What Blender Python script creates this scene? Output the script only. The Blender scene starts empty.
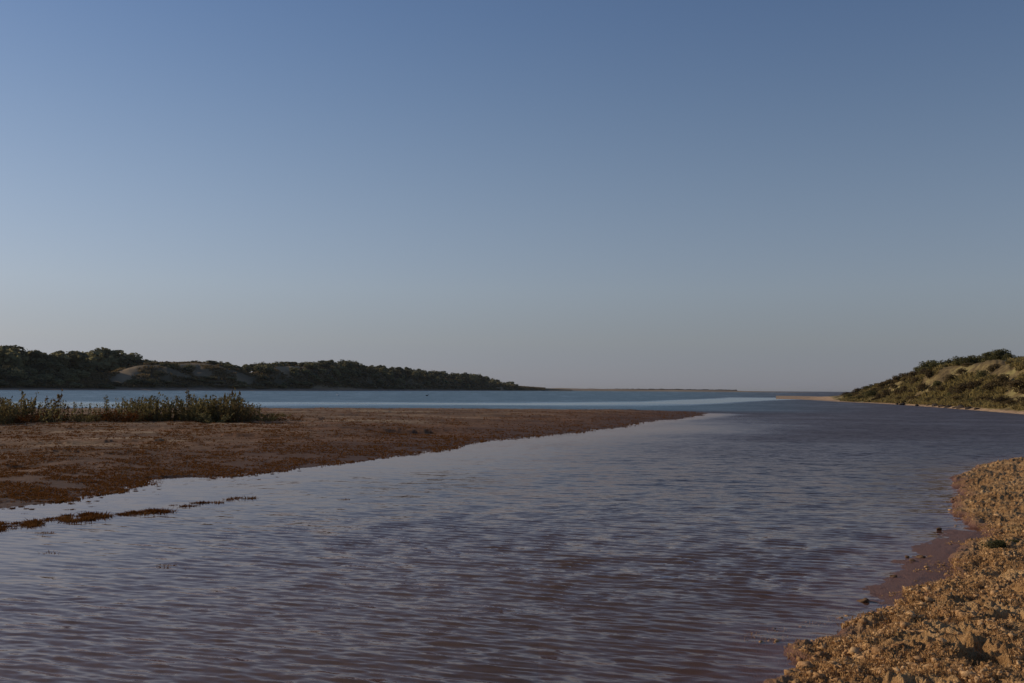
import bpy, math, random
import numpy as np
from mathutils import Matrix, Vector

random.seed(7)
RNG = np.random.default_rng(7)
sc = bpy.context.scene
COL = sc.collection
R = math.radians

# ------------------------------------------------------------------ camera
CAM_H = 2.3
F = 1024 * 35 / 36
cam = bpy.data.cameras.new('camera')
cam.lens = 35; cam.sensor_width = 36; cam.clip_start = 0.1; cam.clip_end = 60000
camo = bpy.data.objects.new('camera', cam); COL.objects.link(camo)
CM = Matrix.Rotation(R(92.75), 3, 'X') @ Matrix.Rotation(R(0.4), 3, 'Z')
camo.matrix_world = Matrix.Translation((0, 0, CAM_H)) @ CM.to_4x4()
sc.camera = camo
CMN = np.array(CM)


def ray(px, py):
    d = CMN @ np.array([(px - 512) / F, (341.5 - py) / F, -1.0])
    return d / math.hypot(d[0], d[1])          # unit horizontal length


def hor(px):                                    # image row of the horizon at a column
    lo, hi = 300.0, 480.0
    for _ in range(40):
        m = (lo + hi) / 2
        if ray(px, m)[2] > 0: lo = m
        else: hi = m
    return lo


def G(px, py, z=0.0):                           # sight line to the level z
    d = ray(px, py); s = (z - CAM_H) / d[2]
    return np.array([d[0] * s, d[1] * s])


def at(px, py, rr):                             # sight line to a horizontal distance
    d = ray(px, py)
    return np.array([d[0] * rr, d[1] * rr, CAM_H + d[2] * rr])


def bearing(px):
    d = ray(px, 389); return math.atan2(d[0], d[1])


def interp(x, pts):
    a = np.array(pts, float)
    return np.interp(x, a[:, 0], a[:, 1])


# ------------------------------------------------------------------ noise
def _h(ix, iy, seed):
    n = (ix.astype(np.int64) * 374761393 + iy.astype(np.int64) * 668265263 + seed * 974634211) & 0x7fffffff
    n = ((n ^ (n >> 13)) * 1274126177) & 0x7fffffff
    return ((n ^ (n >> 16)) & 0xffff) / 65535.0


def vnoise(x, y, seed=0):
    x = np.asarray(x, float); y = np.asarray(y, float)
    ix = np.floor(x); iy = np.floor(y); fx = x - ix; fy = y - iy
    fx = fx * fx * (3 - 2 * fx); fy = fy * fy * (3 - 2 * fy)
    a = _h(ix, iy, seed); b = _h(ix + 1, iy, seed); c = _h(ix, iy + 1, seed); d = _h(ix + 1, iy + 1, seed)
    return (a * (1 - fx) + b * fx) * (1 - fy) + (c * (1 - fx) + d * fx) * fy


def fbm(x, y, octv=4, seed=0, gain=0.5):
    s = 0; a = 1; t = 0
    for o in range(octv):
        s = s + a * vnoise(x * 2 ** o + 17.3 * o, y * 2 ** o - 9.1 * o, seed + o); t += a; a *= gain
    return s / t                                # 0..1


def worley(x, y, seed=0):
    ix = np.floor(x); iy = np.floor(y)
    best = np.full(x.shape, 9.0); val = np.zeros(x.shape)
    for dx in (-1, 0, 1):
        for dy in (-1, 0, 1):
            cx = ix + dx; cy = iy + dy
            px_ = cx + _h(cx, cy, seed); py_ = cy + _h(cx, cy, seed + 5)
            d = np.hypot(px_ - x, py_ - y)
            m = d < best
            best = np.where(m, d, best); val = np.where(m, _h(cx, cy, seed + 9), val)
    return best, val


def smooth(a, b, x):
    t = np.clip((x - a) / (b - a), 0, 1)
    return t * t * (3 - 2 * t)


def sdist(x, y, poly):                          # signed distance to a polygon, positive inside
    best = np.full(x.shape, 1e9); ins = np.zeros(x.shape, bool)
    n = len(poly)
    for i in range(n):
        ax, ay = poly[i]; bx, by = poly[(i + 1) % n]
        ex, ey = bx - ax, by - ay
        t = np.clip(((x - ax) * ex + (y - ay) * ey) / (ex * ex + ey * ey + 1e-12), 0, 1)
        best = np.minimum(best, (x - ax - t * ex) ** 2 + (y - ay - t * ey) ** 2)
        c = (ay > y) != (by > y)
        ins ^= c & (x < ex * (y - ay) / (ey if ey else 1e-12) + ax)
    d = np.sqrt(best)
    return np.where(ins, d, -d)


# ------------------------------------------------------------------ mesh helpers
def mesh_np(name, V, faces, mat=None, smooth_=True, attrs=None):
    me = bpy.data.meshes.new(name)
    V = np.asarray(V, np.float32)
    me.vertices.add(len(V)); me.vertices.foreach_set('co', V.ravel())
    F_ = np.asarray(faces, np.int32)
    k = F_.shape[1]
    me.loops.add(F_.size); me.loops.foreach_set('vertex_index', F_.ravel())
    me.polygons.add(len(F_)); me.polygons.foreach_set('loop_start', np.arange(0, F_.size, k, dtype=np.int32))
    me.update(calc_edges=True)
    if smooth_:
        me.polygons.foreach_set('use_smooth', np.ones(len(F_), bool))
    for an, av in (attrs or {}).items():
        a = me.attributes.new(an, 'FLOAT', 'POINT'); a.data.foreach_set('value', np.asarray(av, np.float32))
    if mat: me.materials.append(mat)
    me.validate()
    return me


def link(name, me, parent=None, loc=None, label=None, cat=None, group=None, kind=None):
    o = bpy.data.objects.new(name, me); COL.objects.link(o)
    if parent is not None: o.parent = parent
    if loc is not None: o.location = loc
    tag(o, label, cat, group, kind)
    return o


def tag(o, label=None, cat=None, group=None, kind=None):
    if label: o['label'] = label
    if cat: o['category'] = cat
    if group: o['group'] = group
    if kind: o['kind'] = kind


def grid_faces(nr, nc, keep=None):
    i = np.arange(nr - 1)[:, None] * nc + np.arange(nc - 1)[None, :]
    f = np.stack([i, i + 1, i + nc + 1, i + nc], -1).reshape(-1, 4)
    if keep is not None:
        k = keep.ravel()
        f = f[k[f].any(1)]
    return f


def compact(V, f, attrs):
    u, inv = np.unique(f, return_inverse=True)
    return V[u], inv.reshape(f.shape), {k: a[u] for k, a in attrs.items()}


class MB:
    def __init__(s): s.v = []; s.f = []; s.n = 0

    def add(s, V, Fq):
        V = np.asarray(V, float); Fq = np.asarray(Fq, int)
        s.v.append(V); s.f.append(Fq + s.n); s.n += len(V)

    def mesh(s, name, mat, smooth_=False):
        f = np.concatenate(s.f)
        return mesh_np(name, np.concatenate(s.v), f, mat, smooth_)

    def tube(s, pts, rad, n=5):
        pts = [np.asarray(p, float) for p in pts]; rings = []
        for i, p in enumerate(pts):
            d = pts[min(i + 1, len(pts) - 1)] - pts[max(i - 1, 0)]
            d = d / (np.linalg.norm(d) + 1e-9)
            a = np.cross(d, [0.3, 0.9, 0.2] if abs(d[2]) > .8 else [0, 0, 1]); a /= np.linalg.norm(a)
            b = np.cross(d, a)
            ang = np.arange(n) * 2 * math.pi / n
            rings.append(p + rad[i] * (np.cos(ang)[:, None] * a + np.sin(ang)[:, None] * b))
        V = np.concatenate(rings); f = []
        for i in range(len(pts) - 1):
            for j in range(n):
                k = (j + 1) % n
                f.append((i * n + j, i * n + k, i * n + n + k, i * n + n + j))
        # caps as quads fanned from the ring
        for base in (0, (len(pts) - 1) * n):
            for j in range(1, n - 1, 2):
                f.append((base, base + j, base + j + 1, base + min(j + 2, n - 1)) if j + 2 <= n - 1 else (base, base + j, base + j + 1, base + j + 1))
        f = [q for q in f if len(set(q)) == 4]
        s.add(V, f)

    def leaves(s, C, size, rng, up=0.0, aspect=1.6, out=None):
        n = len(C)
        a = rng.normal(size=(n, 3)); a[:, 2] += up
        nr = rng.normal(size=(n, 3)) * (.55 if out is not None else 1) + (0 if out is None else out)
        a = np.cross(nr, a) if out is not None else a
        a /= np.linalg.norm(a, axis=1)[:, None]
        b = np.cross(a, nr); b /= np.linalg.norm(b, axis=1)[:, None]
        sz = np.asarray(size).reshape(-1, 1) * np.ones((n, 1))
        L = a * sz * aspect * .5; W = b * sz * .5
        V = np.stack([C - L, C + W - L * .1, C + L, C - W + L * .15], 1).reshape(-1, 3)
        s.add(V, np.arange(4 * n).reshape(n, 4))


# ------------------------------------------------------------------ materials
def new_mat(name):
    m = bpy.data.materials.new(name); m.use_nodes = True
    nt = m.node_tree; nt.nodes.clear()
    out = nt.nodes.new('ShaderNodeOutputMaterial')
    return m, nt, out


def N(nt, t, **kw):
    n = nt.nodes.new(t)
    for k, v in kw.items():
        if k.startswith('i_'):
            key = k[2:]
            n.inputs[int(key) if key.isdigit() else key].default_value = v
        else: setattr(n, k, v)
    return n


def L(nt, a, b): nt.links.new(a, b)


def ramp(nt, fac, stops):
    r = N(nt, 'ShaderNodeValToRGB')
    e = r.color_ramp.elements
    while len(e) < len(stops): e.new(.5)
    for i, (p, c) in enumerate(stops):
        e[i].position = p; e[i].color = (*c, 1) if len(c) == 3 else c
    L(nt, fac, r.inputs[0])
    return r.outputs[0]


def noise(nt, scale, detail=4, rough=.55, stretch=None, obj=True):
    tc = N(nt, 'ShaderNodeNewGeometry') if not obj else N(nt, 'ShaderNodeTexCoord')
    src = tc.outputs['Position'] if not obj else tc.outputs['Object']
    if stretch:
        mp = N(nt, 'ShaderNodeMapping'); mp.inputs['Scale'].default_value = stretch
        L(nt, src, mp.inputs[0]); src = mp.outputs[0]
    n = N(nt, 'ShaderNodeTexNoise'); n.inputs['Scale'].default_value = scale
    n.inputs['Detail'].default_value = detail; n.inputs['Roughness'].default_value = rough
    L(nt, src, n.inputs['Vector'])
    return n.outputs['Fac']


def mixc(nt, fac, a, b):
    m = N(nt, 'ShaderNodeMix', data_type='RGBA')
    if hasattr(fac, 'default_value') or hasattr(fac, 'links'): L(nt, fac, m.inputs[0])
    else: m.inputs[0].default_value = fac
    for v, s in ((a, 6), (b, 7)):
        if isinstance(v, tuple): m.inputs[s].default_value = (*v, 1)
        else: L(nt, v, m.inputs[s])
    return m.outputs[2]


def math_(nt, op, a, b=None, c=None, clamp=False):
    m = N(nt, 'ShaderNodeMath', operation=op, use_clamp=clamp)
    for i, v in enumerate((a, b, c)):
        if v is None: continue
        if isinstance(v, (int, float)): m.inputs[i].default_value = v
        else: L(nt, v, m.inputs[i])
    return m.outputs[0]


def attr(nt, name):
    a = N(nt, 'ShaderNodeAttribute', attribute_name=name); return a.outputs['Fac']


def principled(nt, out, color, rough=.9, normal=None, spec=.2):
    p = N(nt, 'ShaderNodeBsdfPrincipled')
    if isinstance(color, tuple): p.inputs['Base Color'].default_value = (*color, 1)
    else: L(nt, color, p.inputs['Base Color'])
    if isinstance(rough, float): p.inputs['Roughness'].default_value = rough
    else: L(nt, rough, p.inputs['Roughness'])
    p.inputs['Specular IOR Level'].default_value = spec
    if normal is not None: L(nt, normal, p.inputs['Normal'])
    L(nt, p.outputs[0], out.inputs[0])
    return p


def bump(nt, h, strength, dist):
    b = N(nt, 'ShaderNodeBump'); b.inputs['Distance'].default_value = dist
    if isinstance(strength, float): b.inputs['Strength'].default_value = strength
    else: L(nt, strength, b.inputs['Strength'])
    L(nt, h, b.inputs['Height'])
    return b.outputs[0]


def foliage_mat(name, stops, transl=.25, scale=1.2):
    m, nt, out = new_mat(name)
    oi = N(nt, 'ShaderNodeObjectInfo')
    n = noise(nt, scale, 3)
    f = math_(nt, 'ADD', math_(nt, 'MULTIPLY', n, .75), math_(nt, 'MULTIPLY', math_(nt, 'SUBTRACT', oi.outputs['Random'], .3), .55))
    col = ramp(nt, f, stops)
    d = N(nt, 'ShaderNodeBsdfDiffuse'); t = N(nt, 'ShaderNodeBsdfTranslucent')
    L(nt, col, d.inputs[0]); L(nt, col, t.inputs[0])
    mx = N(nt, 'ShaderNodeMixShader'); mx.inputs[0].default_value = transl
    L(nt, d.outputs[0], mx.inputs[1]); L(nt, t.outputs[0], mx.inputs[2]); L(nt, mx.outputs[0], out.inputs[0])
    return m


def flat_mat(name, c1, c2, scale=4.0, rough=.9, bs=.3, bd=.02):
    m, nt, out = new_mat(name)
    n = noise(nt, scale, 6)
    col = ramp(nt, n, [(.3, c1), (.7, c2)])
    principled(nt, out, col, rough, bump(nt, n, bs, bd))
    return m


M_TREE = foliage_mat('tree_leaves', [(.1, (.085, .080, .052)), (.5, (.18, .168, .092)), (.9, (.29, .265, .135))], .45, 1.6)
M_SHRUB = foliage_mat('shrub_leaves', [(.1, (.075, .056, .034)), (.5, (.13, .097, .054)), (.95, (.20, .155, .075))], .4, 1.6)
M_SHRUBG = foliage_mat('green_shrub_leaves', [(.1, (.075, .072, .034)), (.5, (.13, .122, .056)), (.95, (.20, .185, .08))], .4, 1.6)
M_GRASS = foliage_mat('dune_grass_blades', [(.1, (.15, .11, .052)), (.5, (.27, .22, .092)), (.95, (.40, .34, .15))], .4, .5)
M_REED = foliage_mat('stalk_leaves', [(.15, (.10, .066, .030)), (.5, (.16, .135, .058)), (.9, (.25, .215, .10))], .4, 2.0)
M_RUST = foliage_mat('rust_leaves', [(.15, (.10, .038, .012)), (.5, (.16, .064, .020)), (.9, (.22, .11, .036))], .25, 3.0)
M_BARK = flat_mat('bark', (.05, .035, .025), (.12, .09, .065), 6.0)
M_STONE = flat_mat('dark_stone', (.025, .02, .018), (.08, .062, .05), 8.0)
M_CLOD = flat_mat('mud_clod', (.08, .045, .026), (.22, .135, .075), 25.0)

# ------------------------------------------------------------------ world and sun
HAZE = 3e-5
SUN_EL, SUN_AZ = 18.0, -68.0
w = bpy.data.worlds.new('World'); sc.world = w; w.use_nodes = True
nt = w.node_tree
bg = nt.nodes['Background']
sky = N(nt, 'ShaderNodeTexSky', sky_type='NISHITA', sun_disc=False)
sky.sun_elevation = R(SUN_EL); sky.sun_rotation = R(SUN_AZ)
sky.air_density = 1.0; sky.dust_density = .2; sky.ozone_density = 1.0; sky.altitude = 0
tc = N(nt, 'ShaderNodeTexCoord'); sep = N(nt, 'ShaderNodeSeparateXYZ')
L(nt, tc.outputs['Generated'], sep.inputs[0])
SKYK = 1.0
stops = [(0.0, (.36, .44, .90)), (.014, (.36, .43, .85)), (.047, (.425, .43, .625)), (.1, (.67, .62, .74)), (.184, (.77, .715, .79)), (.27, (.735, .725, .82)), (.36, (.65, .695, .85)), (1.0, (.60, .68, .85))]
rc = ramp(nt, sep.outputs['Z'], [(p, tuple(v * SKYK for v in c)) for p, c in stops])
rc.node.color_ramp.interpolation = 'B_SPLINE'
mul = N(nt, 'ShaderNodeMix', data_type='RGBA', blend_type='MULTIPLY'); mul.inputs[0].default_value = 1
L(nt, sky.outputs[0], mul.inputs[6]); L(nt, rc, mul.inputs[7]); L(nt, mul.outputs[2], bg.inputs[0])
EXPO = -0.585                                    # 2**EXPO = 1/1.5
bg.inputs[1].default_value = .15
sl = bpy.data.lights.new('sun', 'SUN'); sl.energy = 4.8; sl.angle = R(.5); sl.color = (1, .80, .56)
so = bpy.data.objects.new('sun', sl); COL.objects.link(so)
sd = Vector((math.sin(R(SUN_AZ)) * math.cos(R(SUN_EL)), math.cos(R(SUN_AZ)) * math.cos(R(SUN_EL)), math.sin(R(SUN_EL))))
so.rotation_euler = sd.to_track_quat('Z', 'Y').to_euler()
so.location = sd * 50
sc.view_settings.view_transform = 'Standard'; sc.view_settings.look = 'None'
sc.view_settings.exposure = EXPO; sc.view_settings.gamma = 1
sc.render.engine = 'CYCLES'
sc.cycles.max_bounces = 6; sc.cycles.transparent_max_bounces = 16
sc.cycles.caustics_reflective = False; sc.cycles.caustics_refractive = False

# ------------------------------------------------------------------ land shapes
FRONT = [(-260, 545), (-120, 524), (0, 507), (78, 500), (117, 492), (164, 483), (234, 476), (296, 469.5), (350, 463), (398, 457), (440, 449.5), (481, 442.6),
         (537, 437), (592, 431), (643, 423), (694, 416.5), (712, 413.2)]
bar_poly = [tuple(G(*p)) for p in FRONT]
bar_poly += [tuple(G(*p)) for p in [(690, 411.4), (600, 410.6), (400, 409.2), (250, 409.2), (0, 410), (-260, 411)]]
EDGE = [(740, 720), (762, 683), (790, 652), (806, 641), (830, 631), (862, 619), (895, 607), (920, 593), (940, 578), (958, 563), (972, 549), (986, 536),
        (980, 529), (962, 523), (955, 512), (953, 500), (962, 493), (958, 484), (955, 476), (970, 470), (990, 464.5), (1024, 459), (1080, 453), (1200, 447)]
bank_poly = [tuple(G(*p)) for p in EDGE] + [(60, 40), (60, -12), (-3, -12), (-1.5, -1), (.6, 3.6)]
MUD = [G(*p) for p in [(975, 534), (948, 553), (920, 578), (897, 598)]]
PRINTS = [(989, 646, .19, .30, .13, -.25), (1016, 604, .16, .22, .10, -.2), (993, 594, .12, .2, .09, .2), (1014, 577, .17, .3, .10, -.1), (912, 623, .12, .16, .08, .2),
          (944, 626, .16, .14, .07, .1), (976, 633, .15, .16, .09, .2), (968, 585, .14, .22, .08, .1),
          (1003, 557, .16, .3, .09, .1), (930, 664, .14, .16, .06, .1), (960, 613, .13, .15, .07, -.2), (880, 655, .13, .16, .05, .2)]


SCARPS = [(G(362, 429, .3), G(448, 427.5, .3), .16), (G(140, 468, .25), G(208, 466, .25), .10), (G(-20, 462, .25), G(60, 463, .25), .08), (G(205, 421, .3), G(262, 421, .3), .10)]


def bar_height(x, y):
    d = sdist(x, y, bar_poly)
    d = d + (fbm(x * .22, y * .22, 3, 3) - .5) * 1.4 + (fbm(x * 1.1, y * 1.1, 3, 8) - .5) * .6
    z = np.where(d > 0, .37 * (1 - np.exp(-(np.maximum(d, 0) / 8.5) ** 1.25)), np.maximum(d * .03, -.6))
    z = z + (fbm(x * .35, y * .35, 4, 21) - .5) * .10 * smooth(-1, 5, d) + (fbm(x * 2.2, y * 2.2, 4, 31) - .5) * (.035 + .035 * smooth(2, 6, d)) * smooth(-6, 0, d)
    # small eroded steps
    s = fbm(x * .12, y * .25, 3, 55)
    z = z + .07 * smooth(.52, .53, s) * smooth(4, 9, d)
    for a, b, dep in SCARPS:                     # short eroded scarps facing the channel
        e = b - a; ln_ = math.hypot(*e); e = e / ln_
        u = (x - a[0]) * e[0] + (y - a[1]) * e[1]; p = -(x - a[0]) * e[1] + (y - a[1]) * e[0]
        p = p + (fbm(x * .8, y * .8, 3, 57) - .5) * 1.2
        z = z - dep * smooth(.15, 0, p) * smooth(-7, -.2, p) * smooth(-.5, 1.5, u) * smooth(ln_ + .5, ln_ - 1.5, u)
    return z, d


def bank_height(x, y):
    d = sdist(x, y, bank_poly)
    d = d + (fbm(x * 1.3, y * 1.3, 3, 61) - .5) * .7 + (fbm(x * 5, y * 5, 3, 64) - .5) * .2
    z = np.where(d > 0, .06 * smooth(0, .12, d) + .34 * (1 - np.exp(-np.maximum(d, 0) / 2.5)), np.maximum(d * .055, -.6))
    md = np.full(x.shape, 1e9)
    for a, b in zip(MUD[:-1], MUD[1:]):
        e = b - a; t = np.clip(((x - a[0]) * e[0] + (y - a[1]) * e[1]) / (e @ e), 0, 1)
        md = np.minimum(md, np.hypot(x - a[0] - t * e[0], y - a[1] - t * e[1]))
    mud = smooth(3.0, 1.3, md)
    zm = .020 - .046 * md + (fbm(x * 2.2, y * 2.2, 4, 71) - .5) * .028 + (fbm(x * 11, y * 11, 3, 73) - .5) * .012
    z = np.where(d < .1, np.maximum(z, zm * mud - .3 * (1 - mud)), z)
    k = smooth(0, .35, d)
    rr = np.hypot(x, y)
    w1, v1 = worley(x * 5 + 2 * vnoise(x * 3, y * 3, 5), y * 5 + 2 * vnoise(x * 3, y * 3, 6), 81)
    w2, v2 = worley(x * 12, y * 12, 82)
    z = z + k * ((.5 - w1) * .022 * (.4 + v1) + (.4 - w2) * .022 * (.5 + v2) + (fbm(x * 1.2, y * 1.2, 4, 91) - .5) * .18 + (.5 - np.abs(fbm(x * 6 + fbm(x * 3, y * 3, 2, 99), y * 6, 4, 97) - .5) * 4) * .024 + (fbm(x * 14, y * 14, 3, 96) - .5) * .045 + (fbm(x * 30, y * 30, 2, 95) - .5) * .045)
    for sd_, sc_, hh in ((111, 1.1, .024), (112, 2.3, .017), (113, 4.5, .013), (114, 9.0, .010)):   # small broken ledges
        q = fbm(x * sc_, y * sc_ * .8, 4, sd_)
        z = z + k * hh * (smooth(.44, .455, q) + smooth(.53, .54, q) - .8)
    for (px, py, a, b, dep, rot) in PRINTS:
        c = G(px, py, .36)
        u = (x - c[0]) * math.cos(rot) + (y - c[1]) * math.sin(rot); v = -(x - c[0]) * math.sin(rot) + (y - c[1]) * math.cos(rot)
        q = np.sqrt((u / a) ** 2 + (v / b) ** 2) * (1 + .5 * (fbm(x * 9, y * 9, 2, 98) - .5))
        z = z - dep * .95 * smooth(1.06, .86, q) + dep * .1 * np.exp(-((q - 1.25) / .2) ** 2)
    return z, d, mud


# bed sheet to the horizon
m, nt, out = new_mat('river_bed')
principled(nt, out, ramp(nt, noise(nt, .6, 5), [(.3, (.10, .055, .04)), (.7, (.16, .095, .07))]), .95)
S = 45000
me = mesh_np('ground', [(-S, -S, -.62), (S, -S, -.62), (S, S, -.62), (-S, S, -.62)], [(0, 1, 2, 3)], m, False)
link('ground', me, kind='structure')


def fan(px0, px1, step, r0, r1, drf):
    az = np.array([bearing(p) for p in np.arange(px0, px1 + step, step)])
    rs = [r0]
    while rs[-1] < r1: rs.append(rs[-1] + drf(rs[-1]))
    rs = np.array(rs)
    X = rs[:, None] * np.sin(az)[None]; Y = rs[:, None] * np.cos(az)[None]
    return X, Y, rs


# ---- sandbar
m, nt, out = new_mat('sandbar_mud')
n1 = noise(nt, .10, 6, .6, (1, 2.2, 1)); n2 = noise(nt, 1.6, 6, .65); n3 = noise(nt, 9.0, 4, .6)
f = math_(nt, 'ADD', math_(nt, 'MULTIPLY', n1, .8), math_(nt, 'ADD', math_(nt, 'MULTIPLY', n2, .4), math_(nt, 'MULTIPLY', n3, .5)))
f = math_(nt, 'SUBTRACT', f, .35)
dd = attr(nt, 'dist')
r1 = ramp(nt, math_(nt, 'MULTIPLY', dd, .01), [(.05, (0, 0, 0)), (.13, (1, 1, 1)), (.24, (1, 1, 1)), (.36, (.25, .25, .25))])
red = ramp(nt, f, [(.40, (.075, .029, .011)), (.52, (.15, .062, .022)), (.66, (.235, .115, .05))])
tan = ramp(nt, f, [(.38, (.09, .042, .018)), (.49, (.17, .095, .045)), (.58, (.27, .185, .105)), (.70, (.38, .29, .18))])
streaks = noise(nt, .22, 5, .65, (.35, 1.6, 1))
dry = mixc(nt, math_(nt, 'MULTIPLY', r1, ramp(nt, streaks, [(.42, (0, 0, 0)), (.56, (1, 1, 1))])), red, tan)
edge = attr(nt, 'inland')
wet = ramp(nt, math_(nt, 'MULTIPLY', dd, .1), [(.0, (1, 1, 1)), (.25, (.6, .6, .6)), (.8, (0, 0, 0))])
col = mixc(nt, wet, dry, (.075, .034, .018))
rgh = math_(nt, 'SUBTRACT', .95, math_(nt, 'MULTIPLY', wet, .2))
principled(nt, out, col, rgh, bump(nt, math_(nt, 'ADD', n2, math_(nt, 'MULTIPLY', n3, .6)), .8, .05), .25)
X, Y, rs = fan(-250, 760, 1.0, 13.5, 135, lambda r: max(.035, .45 * r * r / (CAM_H * F)))
Z, D = bar_height(X, Y)
V = np.stack([X, Y, Z], -1).reshape(-1, 3)
V, f_, at_ = compact(V, grid_faces(*X.shape, keep=(D > -9)), {'inland': np.clip((D.ravel() + .3) / 2.5, 0, 1), 'dist': D.ravel()})
link('sandbar', mesh_np('sandbar', V, f_, m, True, at_), kind='structure')

# ---- near bank
m, nt, out = new_mat('bank_mud')
n1 = noise(nt, 1.1, 6, .65); n2 = noise(nt, 14.0, 5, .65); n3 = noise(nt, 70.0, 3, .6)
f = math_(nt, 'ADD', math_(nt, 'MULTIPLY', n1, .6), math_(nt, 'ADD', math_(nt, 'MULTIPLY', n2, .35), math_(nt, 'MULTIPLY', n3, .2)))
f = math_(nt, 'SUBTRACT', f, .06)
dry = ramp(nt, f, [(.38, (.20, .095, .036)), (.5, (.48, .28, .12)), (.6, (.66, .425, .205)), (.72, (.74, .54, .30))])
gm = ramp(nt, noise(nt, .8, 3), [(.58, (0, 0, 0)), (.72, (.6, .6, .6))])
dry = mixc(nt, gm, dry, (.12, .10, .035))
wetf = ramp(nt, attr(nt, 'inland'), [(.25, (1, 1, 1)), (.6, (0, 0, 0))])
col = mixc(nt, wetf, dry, (.21, .10, .068))
principled(nt, out, col, math_(nt, 'SUBTRACT', .95, math_(nt, 'MULTIPLY', wetf, .42)), bump(nt, math_(nt, 'ADD', n2, n3), 1.0, .045), .25)
X, Y, rs = fan(540, 1330, .9, 5.2, 60, lambda r: max(.016, .42 * r * r / (CAM_H * F)))
Z, D, MU = bank_height(X, Y)
V = np.stack([X, Y, Z], -1).reshape(-1, 3)
V, f_, at_ = compact(V, grid_faces(*X.shape, keep=(D > -5)), {'inland': np.clip((D.ravel() + .2) / .9, 0, 1)})
link('mud_bank', mesh_np('mud_bank', V, f_, m, True, at_), kind='structure')
# bank under and behind the camera (coarser)
gx, gy = np.meshgrid(np.arange(-8, 62, .5), np.arange(-13, 5.7, .3)); gz, gd, _ = bank_height(gx, gy)
gz = gz - .05 * smooth(4.6, 5.4, gy)
V = np.stack([gx, gy, gz], -1).reshape(-1, 3)
V, f_, at_ = compact(V, grid_faces(*gx.shape, keep=(gd > -3)), {'inland': np.clip((gd.ravel() + .2) / .9, 0, 1)})
link('mud_bank', mesh_np('mud_bank_rear', V, f_, m, True, at_), kind='structure')

# ------------------------------------------------------------------ water
STREAK = [(-200, 403.6, 5.0), (0, 403.6, 5.0), (250, 404.0, 4.2), (520, 404.4, 4.2), (640, 404.2, 4.8), (690, 402.5, 6.5), (730, 400.4, 6.0), (775, 399, 3.0), (810, 398.6, 1.2)]


def water_fields(X, Y):
    rr = np.hypot(X, Y)
    zb, db = bar_height(X, Y); zk, dk, mu = bank_height(X, Y)
    depth = np.minimum(-np.maximum(zb, zk), .6)
    depth = np.where(rr > 135, .6, depth)
    # image-independent chop: gust patches, calm lee of the sandbar
    g = fbm(X * .16, Y * .30, 4, 131)
    g2 = fbm(X * .5, Y * .9, 3, 141)
    chop = .84 + .45 * (g - .5) + .25 * (g2 - .5)
    lee = smooth(-13, -1.0, db + 5 * (fbm(X * .1, Y * .1, 3, 151) - .5))
    lee = np.maximum(lee * smooth(100, 55, rr), smooth(-4.5, -.5, db) * smooth(120, 100, rr) * (Y < 101))
    chop = chop * (1 - .88 * lee)
    chop = chop * (1 - .25 * smooth(-1.2, 0, dk))
    chop = chop * (1 + .4 * smooth(16, 36, Y) * (1 - lee))
    chop = np.clip(chop, .06, 1.9)
    # far calm streak along the lagoon
    return depth, chop, lee


# chop spectrum
wav = []
for i in range(80):
    lam = .065 * (.28 / .065) ** RNG.random()
    th = R(-105) + RNG.normal() * R(17)
    k = 2 * math.pi / lam
    amp = .0225 * RNG.rayleigh() / k
    wav.append((k * math.cos(th), k * math.sin(th), amp, RNG.random() * 6.283, lam))


def wr(r):
    dr = max(.022, .5 * r * r / (CAM_H * F))
    return dr


az_px = np.concatenate([np.arange(-900, -140, 12), np.arange(-140, 1164, 1.15), np.arange(1164, 2000, 12)])
az = np.array([bearing(p) for p in az_px])
rs = [4.6]
while rs[-1] < 3500: rs.append(rs[-1] + wr(rs[-1]))
rs += [4500, 6500, 10000, 16000, 26000, 42000]
rs = np.array(rs)
X = rs[:, None] * np.sin(az)[None]; Y = rs[:, None] * np.cos(az)[None]
depth, chop, lee = water_fields(X, Y)
dr = np.gradient(rs)[:, None]
Z = np.zeros_like(X)
near = rs < 75
xs, ys = X[near], Y[near]
zz = np.zeros_like(xs)
for kx, ky, a, ph, lam in wav:
    bl = smooth(1.6, 3.5, lam / dr[near])
    ok = bl[:, 0] > 0
    zz[ok] += a * bl[ok] * np.sin(kx * xs[ok] + ky * ys[ok] + ph)
zz *= chop[near] * smooth(.0, .05, depth[near] + .012)
zz += np.where(zz > 0, zz * np.minimum(np.abs(zz) * 30, .5), 0)
Z[near] = zz
# columns: convert the streak from sight lines to distances on the water
R0 = np.array([math.hypot(*G(p, interp(p, [(a, b - c / 2) for a, b, c in STREAK]))) for p in np.clip(az_px, -200, 810)])
R1 = np.array([math.hypot(*G(p, interp(p, [(a, b + c / 2) for a, b, c in STREAK]))) for p in np.clip(az_px, -200, 810)])
LR = np.log(rs)[:, None]
wob = (fbm(X * .015, Y * .03, 3, 171) - .5) * .2 + (fbm(X * .06, Y * .12, 3, 175) - .5) * .05
st = smooth(-.06, .10, np.log(R0)[None] - LR + wob) * smooth(-.06, .10, LR - np.log(R1)[None] - wob)
st = st * np.clip(.5 + 1.6 * fbm(X * .03, Y * .05, 4, 181) * smooth(.25, .5, fbm(X * .012, Y * .012, 2, 185)), 0, 1)
st = st * (az_px < 815)[None] * (rs > 90)[:, None]
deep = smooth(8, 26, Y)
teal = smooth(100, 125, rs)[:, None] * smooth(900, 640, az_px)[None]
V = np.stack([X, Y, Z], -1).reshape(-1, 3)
m, nt, out = new_mat('water')
a_d = attr(nt, 'depth'); a_c = attr(nt, 'chop'); a_t = attr(nt, 'teal'); a_s = attr(nt, 'streak')
geo = N(nt, 'ShaderNodeNewGeometry')
ln = N(nt, 'ShaderNodeVectorMath', operation='LENGTH'); L(nt, geo.outputs['Position'], ln.inputs[0])
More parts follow.
